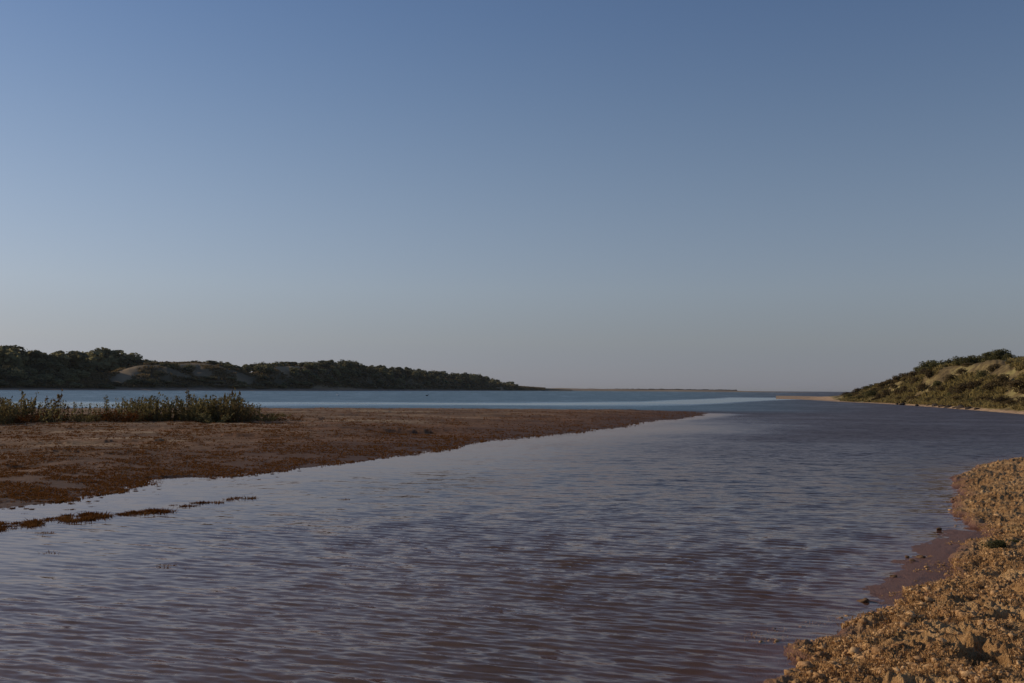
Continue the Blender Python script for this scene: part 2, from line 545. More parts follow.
far = N(nt, 'ShaderNodeMapRange'); far.inputs[1].default_value = 9; far.inputs[2].default_value = 34; far.inputs[3].default_value = .75; far.inputs[4].default_value = .8
L(nt, ln.outputs['Value'], far.inputs[0])
stren = math_(nt, 'MULTIPLY', math_(nt, 'MULTIPLY', far.outputs[0], a_c), math_(nt, 'SUBTRACT', 1.0, math_(nt, 'MULTIPLY', a_s, .70)))


def slope_noise(scale, stretch):
    tcn = N(nt, 'ShaderNodeTexCoord'); mp = N(nt, 'ShaderNodeMapping'); mp.inputs['Scale'].default_value = stretch; mp.inputs['Rotation'].default_value = (0, 0, R(11))
    L(nt, tcn.outputs['Object'], mp.inputs[0])
    nn = N(nt, 'ShaderNodeTexNoise'); nn.inputs['Scale'].default_value = scale; nn.inputs['Detail'].default_value = 3
    L(nt, mp.outputs[0], nn.inputs['Vector'])
    v = N(nt, 'ShaderNodeVectorMath', operation='SUBTRACT'); v.inputs[1].default_value = (.5, .5, .5); L(nt, nn.outputs['Color'], v.inputs[0])
    return v.outputs[0]


def vm(op, a, b):
    v = N(nt, 'ShaderNodeVectorMath', operation=op)
    for i_, q in enumerate((a, b)):
        if isinstance(q, tuple): v.inputs[i_].default_value = q
        elif q is not None: L(nt, q, v.inputs[i_])
    return v.outputs[0]


sn = vm('ADD', vm('MULTIPLY', slope_noise(2.6, (.55, 1.5, 1)), (.5, 1.0, 0)), vm('MULTIPLY', slope_noise(9.0, (.6, 1.4, 1)), (.4, .7, 0)))
vs = N(nt, 'ShaderNodeVectorMath', operation='SCALE'); L(nt, sn, vs.inputs[0]); L(nt, stren, vs.inputs['Scale'])
nrm = vm('NORMALIZE', vm('ADD', geo.outputs['Normal'], vs.outputs[0]), None)
fq = N(nt, 'ShaderNodeMapRange'); fq.inputs[1].default_value = 14; fq.inputs[2].default_value = 55; L(nt, ln.outputs['Value'], fq.inputs[0]); farq = fq.outputs[0]
dt = N(nt, 'ShaderNodeVectorMath', operation='DOT_PRODUCT'); L(nt, nrm, dt.inputs[0]); L(nt, geo.outputs['Incoming'], dt.inputs[1])
sch = math_(nt, 'POWER', math_(nt, 'SUBTRACT', 1.0, math_(nt, 'ABSOLUTE', dt.outputs['Value']), clamp=True), 5.0)
fres = math_(nt, 'ADD', .02, math_(nt, 'MULTIPLY', sch, .98))
gl = N(nt, 'ShaderNodeBsdfGlossy'); L(nt, math_(nt, 'MINIMUM', math_(nt, 'ADD', .05, math_(nt, 'MULTIPLY', math_(nt, 'MULTIPLY', farq, a_c), math_(nt, 'MULTIPLY', .24, math_(nt, 'SUBTRACT', 1.0, math_(nt, 'MULTIPLY', a_s, .75))))), .34), gl.inputs['Roughness']); L(nt, mixc(nt, math_(nt, 'MAXIMUM', a_t, a_s), (.86, .75, .73), (.88, .91, .91)), gl.inputs['Color']); L(nt, nrm, gl.inputs['Normal'])
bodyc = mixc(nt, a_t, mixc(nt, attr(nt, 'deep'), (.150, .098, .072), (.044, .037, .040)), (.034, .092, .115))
bd = N(nt, 'ShaderNodeBsdfDiffuse'); L(nt, bodyc, bd.inputs[0])
tr = N(nt, 'ShaderNodeBsdfTransparent'); tr.inputs[0].default_value = (.95, .88, .82, 1)
turb = math_(nt, 'SUBTRACT', 1.0, math_(nt, 'POWER', 2.718, math_(nt, 'MULTIPLY', math_(nt, 'MAXIMUM', a_d, 0.0), -10.0)))
under = N(nt, 'ShaderNodeMixShader'); L(nt, turb, under.inputs[0]); L(nt, tr.outputs[0], under.inputs[1]); L(nt, bd.outputs[0], under.inputs[2])
mx = N(nt, 'ShaderNodeMixShader'); frk = math_(nt, 'MULTIPLY', fres, math_(nt, 'SUBTRACT', 1.0, math_(nt, 'MULTIPLY', math_(nt, 'MULTIPLY', farq, math_(nt, 'MINIMUM', a_c, 1.2)), math_(nt, 'MULTIPLY', math_(nt, 'SUBTRACT', .54, math_(nt, 'MULTIPLY', a_t, .10)), math_(nt, 'SUBTRACT', 1.0, a_s)))))
L(nt, frk, mx.inputs[0]); L(nt, under.outputs[0], mx.inputs[1]); L(nt, gl.outputs[0], mx.inputs[2])
L(nt, mx.outputs[0], out.inputs[0])
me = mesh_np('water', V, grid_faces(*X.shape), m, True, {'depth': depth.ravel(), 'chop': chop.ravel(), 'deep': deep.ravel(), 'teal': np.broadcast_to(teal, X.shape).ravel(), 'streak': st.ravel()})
link('water', me, kind='structure')


# ------------------------------------------------------------------ far dunes (terrain given by bearing and inland distance)
class Terrain:
    def __init__(s, shore, crest, tc, back, seed, rough):
        s.shore, s.crest, s.tc, s.back, s.seed, s.rough = shore, crest, tc, back, seed, rough

    sand = []

    def R0(s, px): return interp(px, s.shore)

    def zc(s, px):                               # crest height from the sight line to the crest
        rr = s.R0(px) + s.tc
        h0 = 389.9 + .00698 * (np.asarray(px) - 600)
        return CAM_H + rr * (h0 - interp(px, s.crest)) / F

    def z(s, px, t):
        px = np.asarray(px, float); t = np.asarray(t, float)
        zc = np.maximum(s.zc(px), .3)
        rr = s.R0(px) + t
        az = (px - 512) / F
        u = np.clip(t / s.tc, -1, 3)
        prof = np.where(u < .12, u * .4, .048 + .952 * smooth(.10, 1.0, u) ** .9)
        z = zc * np.where(u <= 1, prof, 1 - .35 * smooth(1, 2.5, u) * s.back)
        n = fbm(rr * az * s.rough, rr * s.rough * 1.2, 4, s.seed) - .5
        z = z + n * zc * .55 * smooth(.1, .5, u) * smooth(1.0, .8, u) + n * zc * .2 * smooth(.9, 1.1, u)
        return np.where(t < 0, t * .06, np.maximum(z, .02 + t * .004))

    def p(s, px, t):
        rr = s.R0(px) + t; d = ray(px, 389)
        return (d[0] * rr, d[1] * rr, float(s.z(px, t)))

    def mesh(s, name, px0, px1, step, ts, mat):
        pxs = np.arange(px0, px1 + step, step); ts = np.array(ts, float)
        PX, T = np.meshgrid(pxs, ts)
        az = np.array([bearing(p) for p in pxs])[None]
        RR = s.R0(PX) + T
        V = np.stack([RR * np.sin(az), RR * np.cos(az), s.z(PX, T)], -1).reshape(-1, 3)
        return mesh_np(name, V, grid_faces(*PX.shape), mat, True, {'inland': (T / s.tc * smooth(.6, 2.2, s.zc(PX))).ravel(), 'sand': np.clip(sum(a * np.exp(-((PX - p) / sp) ** 2 - ((T - t) / st_) ** 2) for p, t, sp, st_, a in s.sand) + PX * 0, 0, 1).ravel()})


def dune_mat(name, sand, scrub, bias, scale, beach, tint2, bw=.2):
    m, nt, out = new_mat(name)
    n1 = noise(nt, scale, 5, .6); n2 = noise(nt, scale * 6, 4, .65)
    f = math_(nt, 'ADD', math_(nt, 'MULTIPLY', n1, .7), math_(nt, 'MULTIPLY', n2, .4))
    c = ramp(nt, f, [(bias - .1, scrub), (bias + .02, tint2), (bias + .1, sand)])
    c = mixc(nt, attr(nt, 'sand'), c, ramp(nt, n2, [(.3, tuple(v * .8 for v in sand)), (.7, sand)]))
    u = attr(nt, 'inland')
    fb = ramp(nt, math_(nt, 'ADD', u, math_(nt, 'MULTIPLY', math_(nt, 'SUBTRACT', n2, .5), .10)), [(bw * .5, (1, 1, 1)), (bw, (0, 0, 0))])
    c = mixc(nt, fb, c, ramp(nt, n2, [(.35, beach), (.65, tuple(v * .55 for v in beach))]))
    principled(nt, out, c, .95, bump(nt, n2, .5, .4), .1)
    return m


LSHORE = [(-250, 520), (0, 600), (100, 640), (250, 720), (320, 820), (400, 1050), (480, 1350), (520, 1550), (560, 1800)]
LCREST = [(-250, 374), (0, 371), (60, 375), (100, 376.5), (112, 375), (128, 370), (145, 366), (165, 364.6), (205, 364.8), (228, 368), (250, 375), (262, 371), (276, 366.5), (300, 367.5), (330, 367), (360, 369),
          (400, 374), (450, 379), (490, 383.5), (520, 386.5), (548, 388.4), (580, 390)]
left = Terrain(LSHORE, LCREST, 90, 1, 201, .035)
left.sand = [(126, 62, 13, 34, 1.2), (188, 88, 30, 14, 1.0), (200, 50, 40, 26, .55), (243, 40, 10, 26, .7), (288, 72, 17, 17, 1.6), (345, 14, 18, 6, 1.2), (500, 30, 5, 20, 1.0), (318, 20, 10, 6, .8)]
M_LD = dune_mat('dune_sand', (.30, .22, .135), (.075, .062, .038), .66, .03, (.36, .25, .18), (.11, .09, .05))
link('dunes', left.mesh('dunes', -250, 572, 1.0, [-12, -4, 0, 2, 5, 8, 10, 12, 15, 18, 22, 27, 33, 40, 48, 56, 64, 72, 80, 86, 90, 95, 103, 115, 135, 170, 230, 320], M_LD), kind='structure')

RSHORE_PX = [(780, 399.0), (800, 399.4), (840, 401.8), (880, 403.6), (920, 406.2), (960, 409.2), (1000, 412.4), (1024, 414.4), (1100, 421), (1250, 436)]
RSHORE = [(p, math.hypot(*G(p, y))) for p, y in RSHORE_PX]
RCREST = [(780, 399.2), (792, 398.3), (812, 397.3), (840, 395.5), (852, 393), (875, 387), (900, 381), (920, 375.5), (950, 369), (975, 366), (1000, 364.3), (1015, 365.5), (1040, 362), (1100, 352), (1250, 340)]
right = Terrain(RSHORE, RCREST, 46, .8, 301, .07)
M_RD = dune_mat('dune_grass', (.26, .22, .095), (.075, .055, .03), .52, .16, (.52, .36, .23), (.16, .12, .058), .11)
link('dune_hill', right.mesh('dune_hill', 776, 1250, .8, [-10, -3, -1, 0, .7, 1.5, 2.5, 3.5, 4.5, 5.5, 7, 9, 11, 13, 15, 17, 19, 21, 23, 26, 29, 32, 35, 38, 41, 44, 46, 48, 52, 58, 68, 85, 110], M_RD), kind='structure')

# far sand spit and breakwater
M_SPIT = flat_mat('spit_sand', (.20, .15, .105), (.30, .23, .16), .01, .95, .2, 1)
pxs = np.arange(540, 815, 2.0)
prof = [(0, 0), (25, .45), (60, 1), (140, .8), (220, 0)]
V = []; top = np.interp(pxs, [540, 560, 600, 650, 730, 760, 815], [388.2, 388.2, 388.8, 389.5, 390.4, 391.3, 392.4])
for p, yt in zip(pxs, top):
    d = ray(p, 389); rr = 2100
    zt = max(CAM_H + ray(p, yt)[2] * (rr + 60), .2) * (.9 + .2 * float(vnoise(p * .12, 3.3, 5)))
    for t, q in prof:
        V.append((d[0] * (rr + t), d[1] * (rr + t), q * zt - .05))
link('sand_spit', mesh_np('sand_spit', V, grid_faces(len(pxs), len(prof)), M_SPIT), kind='structure')
mb = MB(); rng = np.random.default_rng(5)
pxs = np.arange(604, 737, 1.0)
for p in pxs:
    d = ray(p, 389); rr = 2180
    yt = np.interp(p, [604, 640, 737], [389.0, 388.9, 389.9]) + rng.normal() * .12
    zt = CAM_H + ray(p, yt)[2] * rr
    c = np.array([d[0] * rr, d[1] * rr, 0])
    s = np.array([2.4, 3.0, max(zt, 2)]) * (.9 + .2 * rng.random(3))
    u = np.array([(-1, -1), (1, -1), (1, 1), (-1, 1)])
    lo = np.c_[u * s[:2] * 1.3, np.full(4, -.3)]; hi = np.c_[u * s[:2] * .7, np.full(4, s[2])] + rng.normal(size=(4, 3)) * .25
    mb.add(c + np.r_[lo, hi], [(0, 1, 5, 4), (1, 2, 6, 5), (2, 3, 7, 6), (3, 0, 4, 7), (4, 5, 6, 7)])
link('breakwater', mb.mesh('breakwater', M_STONE), label='long low dark breakwater of boulders on the far pale sand spit', cat='breakwater')


# ------------------------------------------------------------------ plants
def crown_mesh(name, seed, mat, nlobe=12, nleaf=900, leaf=.085, asp=(1, 1, .8), low=.5):
    """crown of unit height and about unit width built from many leaf clumps on uneven lobes"""
    rng = np.random.default_rng(seed); mb = MB(); C = []; S_ = []; O = []
    lob = [(np.array([0, 0, .5]), .34)]
    for i in range(nlobe):
        th = rng.random() * 6.283; h = .16 + .62 * rng.random()
        rad = (.36 if h < .5 else .26) * math.sqrt(rng.random()) + .06
        lob.append((np.array([rad * math.cos(th), rad * math.sin(th), h]), .14 + .12 * rng.random()))
    wts = np.array([r * r for c, r in lob]); wts /= wts.sum()
    for i in range(nleaf):
        c, r = lob[rng.choice(len(lob), p=wts)]
        d = rng.normal(size=3); d /= np.linalg.norm(d)
        q = c + d * r * (.70 + .42 * rng.random()) * np.array(asp)
        if q[2] < .01: q[2] = .02 + low * .2 * rng.random()
        C.append(q); S_.append(leaf * (.5 + .9 * rng.random())); O.append(d + [0, 0, .25])
    C = np.array(C)
    C[:, 2] *= 1.0 / C[:, 2].max()
    mb.leaves(C, np.array(S_), rng, up=.3, aspect=1.4, out=np.array(O))
    return mb.mesh(name, mat)


def trunk_mesh(name, seed, lean=.1, spread=.25):
    rng = np.random.default_rng(seed); mb = MB()
    mb.tube([(0, 0, -.08), (lean * .3, 0, .2), (lean, .02, .5), (lean * 1.2, .03, .75)], [.04, .03, .022, .008], 6)
    for i in range(3):
        a = rng.random() * 6.283; s = .18 + .1 * i
        b = np.array([lean * s * 1.5, 0, s])
        mb.tube([b, b + [math.cos(a) * spread * .5, math.sin(a) * spread * .5, .18], b + [math.cos(a) * spread, math.sin(a) * spread, .38]], [.02, .014, .005], 5)
    return mb.mesh(name, M_BARK)


TREE_P = [(crown_mesh('crown', 100 + i, M_TREE, 11 + i % 3, 800, .105), trunk_mesh('trunk', 200 + i)) for i in range(6)]
BUSH_P = [(crown_mesh('foliage', 300 + i, M_SHRUB, 12, 1000, .07, (1.15, 1.15, .75)), trunk_mesh('stems', 400 + i, .05, .35)) for i in range(5)]
GBUSH_P = [(crown_mesh('foliage', 500 + i, M_SHRUBG, 12, 1000, .075, (1.15, 1.15, .75)), trunk_mesh('stems', 600 + i, .05, .35)) for i in range(4)]


def plant(kind, protos, pos, h, wd, label, cat, group, parts):
    o = bpy.data.objects.new(kind, None); COL.objects.link(o)
    o.location = pos; o.rotation_euler = (0, 0, random.random() * 6.283)
    o.scale = (wd * random.uniform(.9, 1.1), wd * random.uniform(.9, 1.1), h)
    o.empty_display_size = .3
    a, b = random.choice(protos)
    for nm, me in ((parts[0], a), (parts[1], b)):
        c = bpy.data.objects.new(nm, me); COL.objects.link(c); c.parent = o
    tag(o, label, cat, group)
    return o


def left_zone(px, t):
    if px < 60: return 'dark green tree in the dense wood above the narrow far beach', 'trees of the dense wood'
    if px < 135: return 'rounded green tree in the tall clump beside the pale lit dune', 'trees beside the pale dune'
    if px < 255: return 'small dark tree on the crest behind the shaded bare dune', 'trees behind the shaded dune'
    if px < 345: return 'dark tree on the wooded far shore past the shaded dune', 'trees past the shaded dune'
    if px < 430: return 'dark tree on the highest wooded rise of the far headland', 'trees on the headland rise'
    return 'grey brown low tree on the tapering tip of the far headland', 'trees on the headland tip'


SIL = [(-250, 352), (-60, 349), (0, 350), (10, 351), (20, 354), (36, 354.5), (50, 356.5), (62, 355), (75, 353.5), (85, 356), (96, 354), (112, 351), (120, 352.5), (128, 354), (132, 359), (145, 361),
       (165, 362.5), (200, 362), (210, 361), (222, 362), (232, 364.5), (240, 366), (255, 364), (262, 363), (275, 362.5), (290, 361), (300, 362.5), (320, 361), (340, 359.5), (350, 359), (358, 362), (366, 365), (385, 365),
       (400, 366), (420, 369), (450, 372), (470, 373), (486, 375), (497, 378), (505, 382), (512, 381), (519, 383), (530, 386.5), (545, 389)]


def ypix(px, rr, z): return 389.9 + .00698 * (px - 600) - (z - CAM_H) / rr * F


def left_tree(px, t, ytop, wfac=1.0, hmin=3.0):
    x, y, z = left.p(px, t); rr = math.hypot(x, y)
    ztop = CAM_H + (389.9 + .00698 * (px - 600) - ytop) / F * rr
    h = max(ztop - z, hmin)
    lab, grp = left_zone(px, t)
    return plant('tree', TREE_P, (x, y, z - .3 - h * .14), h * 1.16, max(h, 6.0) * wfac, lab, 'tree', grp, ('crown', 'trunk'))


# trees on the skyline
px = -110.0
while px < 512:
    rr = float(left.R0(px)) + 95
    yt = interp(px, SIL) + random.uniform(-.6, 1.2)
    if 150 < px < 208: t = random.uniform(108, 140); wf = .9
    elif 74 < px < 140: t = random.uniform(125, 165); wf = random.uniform(1.3, 1.7)
    else: t = random.uniform(84, 112); wf = random.uniform(1.25, 1.75)
    left_tree(px, t, yt, wf)
    px += random.uniform(5.5, 10) * (700 / rr) ** .6
# lower rows on the slope
for band, (ta, tb) in enumerate([(58, 80), (36, 58), (20, 36)]):
    px = -110.0
    while px < 520:
        ok = True
        if 84 < px < 148 and band < 2: ok = random.random() < .25 and px < 98          # lit sand flank
        if 150 < px < 252: ok = random.random() < .55       # bare shaded face
        if 268 < px < 306 and band < 2: ok = band == 1 and random.random() < .3         # pale patch
        if band == 2 and px < 130: ok = random.random() < .8
        if ok:
            t = random.uniform(ta, tb)
            x, y, z = left.p(px, t); rr = math.hypot(x, y)
            base = ypix(px, rr, z)
            top = interp(px, SIL)
            hpx = [random.uniform(7, 11), random.uniform(6, 10), random.uniform(3.5, 6)][band] * np.interp(px, [0, 130, 340, 520], [1.15, 1, .8, .4])
            if 150 < px < 252: hpx *= .5
            yt = max(base - hpx, top + 1.5)
            left_tree(px, t, yt, random.uniform(1.5, 2.0) if band else random.uniform(1.3, 1.7), 1.2)
        px += random.uniform(7.5, 12.5) * (1.0 if px < 255 else .7)

# right hill shrubs
RSIL = [(800, 398), (812, 396.5), (846, 393.5), (852, 390), (858, 387), (868, 385.5), (880, 381.5), (890, 379), (898, 375), (912, 372.5), (918, 369), (924, 362.5), (935, 361), (942, 364),
        (952, 360), (960, 359), (976, 358), (984, 356.5), (992, 353.5), (1004, 352.5), (1010, 356), (1016, 361), (1024, 363), (1060, 355)]


def right_bush(px, t, yt, green, wf, lab, grp, hmin=.8):
    x, y, z = right.p(px, t); rr = math.hypot(x, y)
    zt = CAM_H + (389.9 + .00698 * (px - 600) - yt) / F * rr
    h = max(zt - z, hmin)
    plant('shrub', GBUSH_P if green else BUSH_P, (x, y, z - .12), h * 1.02, max(h * 1.25, 2.0) * wf, lab, 'shrub', grp, ('foliage', 'stems'))


px = 846.0
while px < 1075:
    yt = interp(px, RSIL) + random.uniform(-.4, 1.2)
    g = px > 915
    if px < 915: right_bush(px, random.uniform(34, 50), yt, False, random.uniform(.9, 1.2), 'brown green shrub on the low sloping end of the dune hill against the sky', 'shrubs on the low end of the hill')
    else: right_bush(px, random.uniform(45, 54), yt, True, random.uniform(.9, 1.15), 'dark green rounded shrub on the crest of the grassy dune hill', 'shrubs on the hill crest')
    px += random.uniform(4.5, 8)
for band, (ta, tb) in enumerate([(32, 42), (22, 31), (15, 22), (9, 14.5)]):
    px = 846.0 + band * 2
    ta += 1.5; tb += 1.0
    while px < 1080:
        ok = True
        if px > 935 and band == 0: ok = random.random() < .12
        if px > 965 and band == 1: ok = random.random() < .3
        if 900 < px < 935 and band == 0: ok = random.random() < .6
        if ok:
            t = random.uniform(ta, tb)
            x, y, z = right.p(px, t); rr = math.hypot(x, y)
            hpx = [random.uniform(3, 7), random.uniform(4, 9), random.uniform(5, 11), random.uniform(2.5, 6)][band] * np.interp(px, [838, 900, 1000], [.55, .9, 1.25])
            yt = max(ypix(px, rr, z) - hpx, interp(px, RSIL) + 1)
            lab, grp = (('grey brown shrub dotted on the grassy flank of the dune hill', 'shrubs on the grassy flank') if band < 2 else
                        ('dry brown shrub in the thicket at the foot of the dune hill', 'shrubs in the thicket at the foot of the hill') if band == 2 else
                        ('low dry shrub at the front edge of the thicket above the narrow beach', 'shrubs above the narrow beach'))
            right_bush(px, t, yt, random.random() < (.25 if band else .4), random.uniform(.9, 1.3), lab, grp)
        px += random.uniform(7.5, 12.5)

# ------------------------------------------------------------------ stalks and bushes on the sandbar


def stalk_plant(seed, nst, leaf_n, leaf, spread, mat, bushy):
    rng = np.random.default_rng(seed); st = MB(); lf = MB(); C = []
    for i in range(nst):
        a = rng.random() * 6.283; r0 = spread * .4 * math.sqrt(rng.random()); r1 = r0 + spread * (.25 + .45 * rng.random()) * (1 if bushy else .5)
        h = (.55 + .45 * rng.random()) if i else 1.0
        b = np.array([r0 * math.cos(a), r0 * math.sin(a), -.05]); e = np.array([r1 * math.cos(a), r1 * math.sin(a), h])
        mid = (b + e) / 2 + rng.normal(size=3) * .03; mid[2] = h * .5
        st.tube([b, mid, e], [.007, .006, .003], 4)
        for q in rng.random(leaf_n) ** .8:
            p = (1 - q) ** 2 * b + 2 * q * (1 - q) * mid + q * q * e
            C.append(p + rng.normal(size=3) * (.05 if bushy else .028))
    lf.leaves(np.array(C), leaf * (.6 + .8 * rng.random(len(C))), rng, up=1.1, aspect=2.2)
    return lf.mesh('foliage', mat), st.mesh('stems', M_BARK)


STALK_P = [stalk_plant(700 + i, 6, 22, .05, .4, M_REED, False) for i in range(4)]
THICK_P = [stalk_plant(720 + i, 17, 26, .055, .85, M_REED, True) for i in range(4)]
RUST_P = [stalk_plant(740 + i, 20, 22, .065, 1.0, M_RUST if i % 2 else M_REED, True) for i in range(4)]


def bar_z(x, y): return float(bar_height(np.array([x]), np.array([y]))[0][0])


def bar_plant(kind, protos, px, rr, top, wf, lab, grp, cat='shrub'):
    d = ray(px, 389); x, y = d[0] * rr, d[1] * rr; z = bar_z(x, y)
    zt = CAM_H + ray(px, top)[2] * rr
    h = max(zt - z, .25)
    plant(kind, protos, (x, y, z), h, h * wf, lab, cat, grp, ('foliage', 'stems'))


TOPS = [(-40, 396), (0, 397), (8, 396), (20, 398), (35, 397), (52, 400), (60, 398), (80, 402), (110, 402), (128, 403), (138, 397), (150, 394), (162, 394), (170, 402), (183, 399), (192, 396), (205, 393.5), (218, 396), (226, 396), (240, 396), (250, 401), (262, 408)]
px = -40.0
while px < 258:
    top = interp(px, TOPS) + random.uniform(-1, 5)
    thick = (132 < px < 166) or (180 < px < 250) or px < 22
    bar_plant('shrub' if thick else 'marsh_plant', THICK_P if thick else STALK_P, px, random.uniform(57, 64), top, random.uniform(.8, 1.15) if thick else 1.0,
              'bushy olive green shrub in the row on the near edge of the sandbar' if thick else 'thin upright olive stalk plant in the row on the sandbar',
              'bushy shrubs on the sandbar' if thick else 'stalk plants on the sandbar', 'shrub' if thick else 'plant')
    px += random.uniform(4, 8)
for px, top, lab in [(28, 389, 'tallest leafy stalk above the left part of the sandbar plant row'), (56, 388.5, 'lone tall bare stalk rising above the sandbar plants against the water'),
                     (110, 395, 'thin tall stalk in the sparse middle of the sandbar plant row'), (122, 396, 'thin stalk just before the first bushy clump of the sandbar row'),
                     (174, 396, 'single dark stalk in the gap between two bushy sandbar clumps'), (193, 389, 'tall reddish topped stalk in the wide bushy clump'),
                     (232, 384.5, 'tall narrow green plant, the highest of the sandbar row'), (234, 387, 'second tall green stalk against the highest sandbar plant')]:
    bar_plant('marsh_plant', STALK_P, px, 60.5, top, 1.0, lab, None, 'plant')
px = -40.0
while px < 258:
    bar_plant('rusty_bush', RUST_P, px, random.uniform(57, 62), 411.5 + random.uniform(-2.5, 3) + (3 if px > 245 else 0), random.uniform(1.4, 2.2),
              'low rust brown bush at the foot of the green plants on the sandbar', 'rusty bushes on the sandbar')
    px += random.uniform(5, 9)


for px, rr, tp in [(263, 60, 413), (268, 58, 416), (272, 63, 412), (279, 59, 417), (286, 66, 413.5), (297, 62, 416.5)]:
    bar_plant('rusty_bush', RUST_P, px, rr, tp, 2.4, 'small stray rust bush on bare sandbar past the end of the plant row', 'stray bushes past the plant row')


# ---- glasswort carpet on the sandbar (ground cover)
def tufts(name, P, H, mat, rng, per=6, wd=.5, thin=.16, lean=.75):
    n = len(P); mb = MB()
    for k in range(per):
        a = rng.random(n) * 6.283; tilt = rng.random(n) * lean
        d = np.stack([np.cos(a) * tilt, np.sin(a) * tilt, np.ones(n)], 1)
        h = H * (.6 + .5 * rng.random(n))
        base = P + np.stack([np.cos(a), np.sin(a), np.zeros(n)], 1) * (H * wd * rng.random(n))[:, None]
        b = rng.random(n) * 6.283; w_ = (h * thin)[:, None] * np.stack([np.cos(b), np.sin(b), np.zeros(n)], 1)
        tip = base + d * h[:, None]; mid = base + d * (h * .55)[:, None]
        V = np.stack([base - [0, 0, .02], mid + w_, tip, mid - w_], 1).reshape(-1, 3)
        mb.add(V, np.arange(4 * n).reshape(n, 4))
    return mb.mesh(name, mat)


rng = np.random.default_rng(11)
n = 170000
pxr = rng.uniform(-120, 705, n); rr = 1 / rng.uniform(1 / 110, 1 / 16, n)
azs = np.arctan2((pxr - 512) / F, 1); x = rr * np.sin(azs); y = rr * np.cos(azs)
z, d = bar_height(x, y)
dens = fbm((x * .92 + y * .38) * .45, (y * .92 - x * .38) * .10, 4, 401); fine = fbm(x * 1.2, y * 1.2, 3, 411)
keep = (d > -.2) & (z > -.03) & ((smooth(.40, .56, dens) * .8 + .8 * smooth(6, .5, d) + .25) * smooth(.30, .6, fine) > rng.random(n))
P = np.stack([x, y, z], 1)[keep]; H = rng.uniform(.018, .055, len(P)) * (.7 + .5 * smooth(20, 60, np.hypot(P[:, 0], P[:, 1])))
link('glasswort', tufts('glasswort', P, H, M_RUST, rng, 5, 1.2, .3), kind='stuff', label='rust red glasswort carpet covering the low sandbar', cat='ground cover')

# ---- tufts standing in the shallows
rng = np.random.default_rng(12)
TUFT_P = []
for i in range(6):
    q = np.c_[rng.normal(size=(18, 2)) * .045 * [1.5, 1], np.zeros(18)]
    TUFT_P.append(tufts('weed_tuft', q, rng.uniform(.04, .11, 18), M_RUST, rng, 11, .7, .10, 1.5))


def weed(px, py, s, lab, grp=None, flat=1.0):
    c = G(px, py)
    zb = min(-.01, bar_z(c[0], c[1])) * .5
    o = link('weed_tuft', random.choice(TUFT_P), loc=(c[0], c[1], max(zb, -.05)), label=lab, cat='weed tuft', group=grp)
    o.rotation_euler = (0, 0, random.random() * 6.283); o.scale = (s, s, s * flat)


for k, px in enumerate(np.arange(-20, 92, 1.5)):
    weed(px + random.uniform(-2, 2), interp(px, [(-20, 530), (0, 528), (30, 525), (60, 521), (92, 517.5)]) + random.uniform(-4.5, 2.5), (.32 + .85 * float(vnoise(k * .3, 1.7, 9)) ** 1.4) * random.uniform(.7, 1.2), 'rust red weed tuft in the thick drift line standing in the left shallows', 'weed tufts of the drift line')
for px in np.arange(86, 172, 1.9):
    weed(px, interp(px, [(88, 518.5), (130, 514), (170, 511)]) + random.uniform(-2, 1.5), (.42 + .6 * float(vnoise(px * .12, 4.2, 9))) * random.uniform(.7, 1.2), 'small weed tuft in the thin tail of the drift line', 'weed tufts in the tail of the drift line')
for px in np.arange(172, 262, 6.5):
    weed(px, interp(px, [(172, 506.5), (200, 503.5), (262, 497)]) + random.uniform(-2, 3), random.uniform(.45, .95), 'sparse brown weed sprig standing in calm water beyond the drift line', 'weed sprigs in calm water')
for i in range(110):
    px = random.uniform(-5, 300); lo = interp(px, [(0, 505), (100, 490), (200, 479), (300, 469)])
    weed(px, lo + random.uniform(0, 1) ** 1.5 * interp(px, [(0, 18), (100, 20), (235, 12)]) + 1, random.uniform(.16, .42), 'tiny brown tuft poking from the water along the sandbar edge', 'tiny tufts along the sandbar edge', .8)
for px, py, s, lab in [(51, 553, .7, 'dark weed scrap alone on the open water below the drift line'), (38, 551, .5, 'pale brown weed scrap beside the dark scrap on the water'),
                       (166, 566, .7, 'pair of brown weed sprigs alone on the rippled water, taller one'), (186, 568, .6, 'low brown weed sprig right of the taller lone sprig'), (46, 533, .7, 'small red tuft detached just below the thick drift line'),
                       (135, 563, .4, 'tiny weed speck left of the lone brown sprigs'), (345, 499.5, .7, 'reddish weed sprig on the water below the sandbar middle'), (310, 505, .5, 'faint weed sprig on water beside the reddish sprig'),
                       (96, 530, .5, 'scattered weed speck under the tail of the drift line')]:
    weed(px, py, s, lab)

# ---- low scrub and grass on the dunes (ground cover)
def cover(name, terr, px0, px1, t0, t1, n, size, mat, seed, thresh, label, low=None):
    rng = np.random.default_rng(seed)
    px = rng.uniform(px0, px1, n); t = t0 + (t1 - t0) * rng.random(n)
    rr = terr.R0(px) + t; az_ = np.array([bearing(p) for p in px]); x = rr * np.sin(az_); y = rr * np.cos(az_); z = terr.z(px, t)
    sandm = sum(a * np.exp(-((px - p) / sp) ** 2 - ((t - tt) / st_) ** 2) for p, tt, sp, st_, a in terr.sand) + 0 * px
    k = (fbm(x * .09, y * .09, 4, seed) > thresh + .35 * sandm) & (sandm < .8) & ((terr is left) | ((rng.random(n) < smooth(836, 880, px)) & (t > 4.5 + 5 * smooth(930, 1010, px) * rng.random(n))))
    P = np.stack([x, y, z], 1)[k]
    H = size * rng.uniform(.5, 1.4, len(P))
    link(name, tufts(name, P, H, mat, rng, 6, 1.0, .35), kind='stuff', label=label, cat='ground cover')


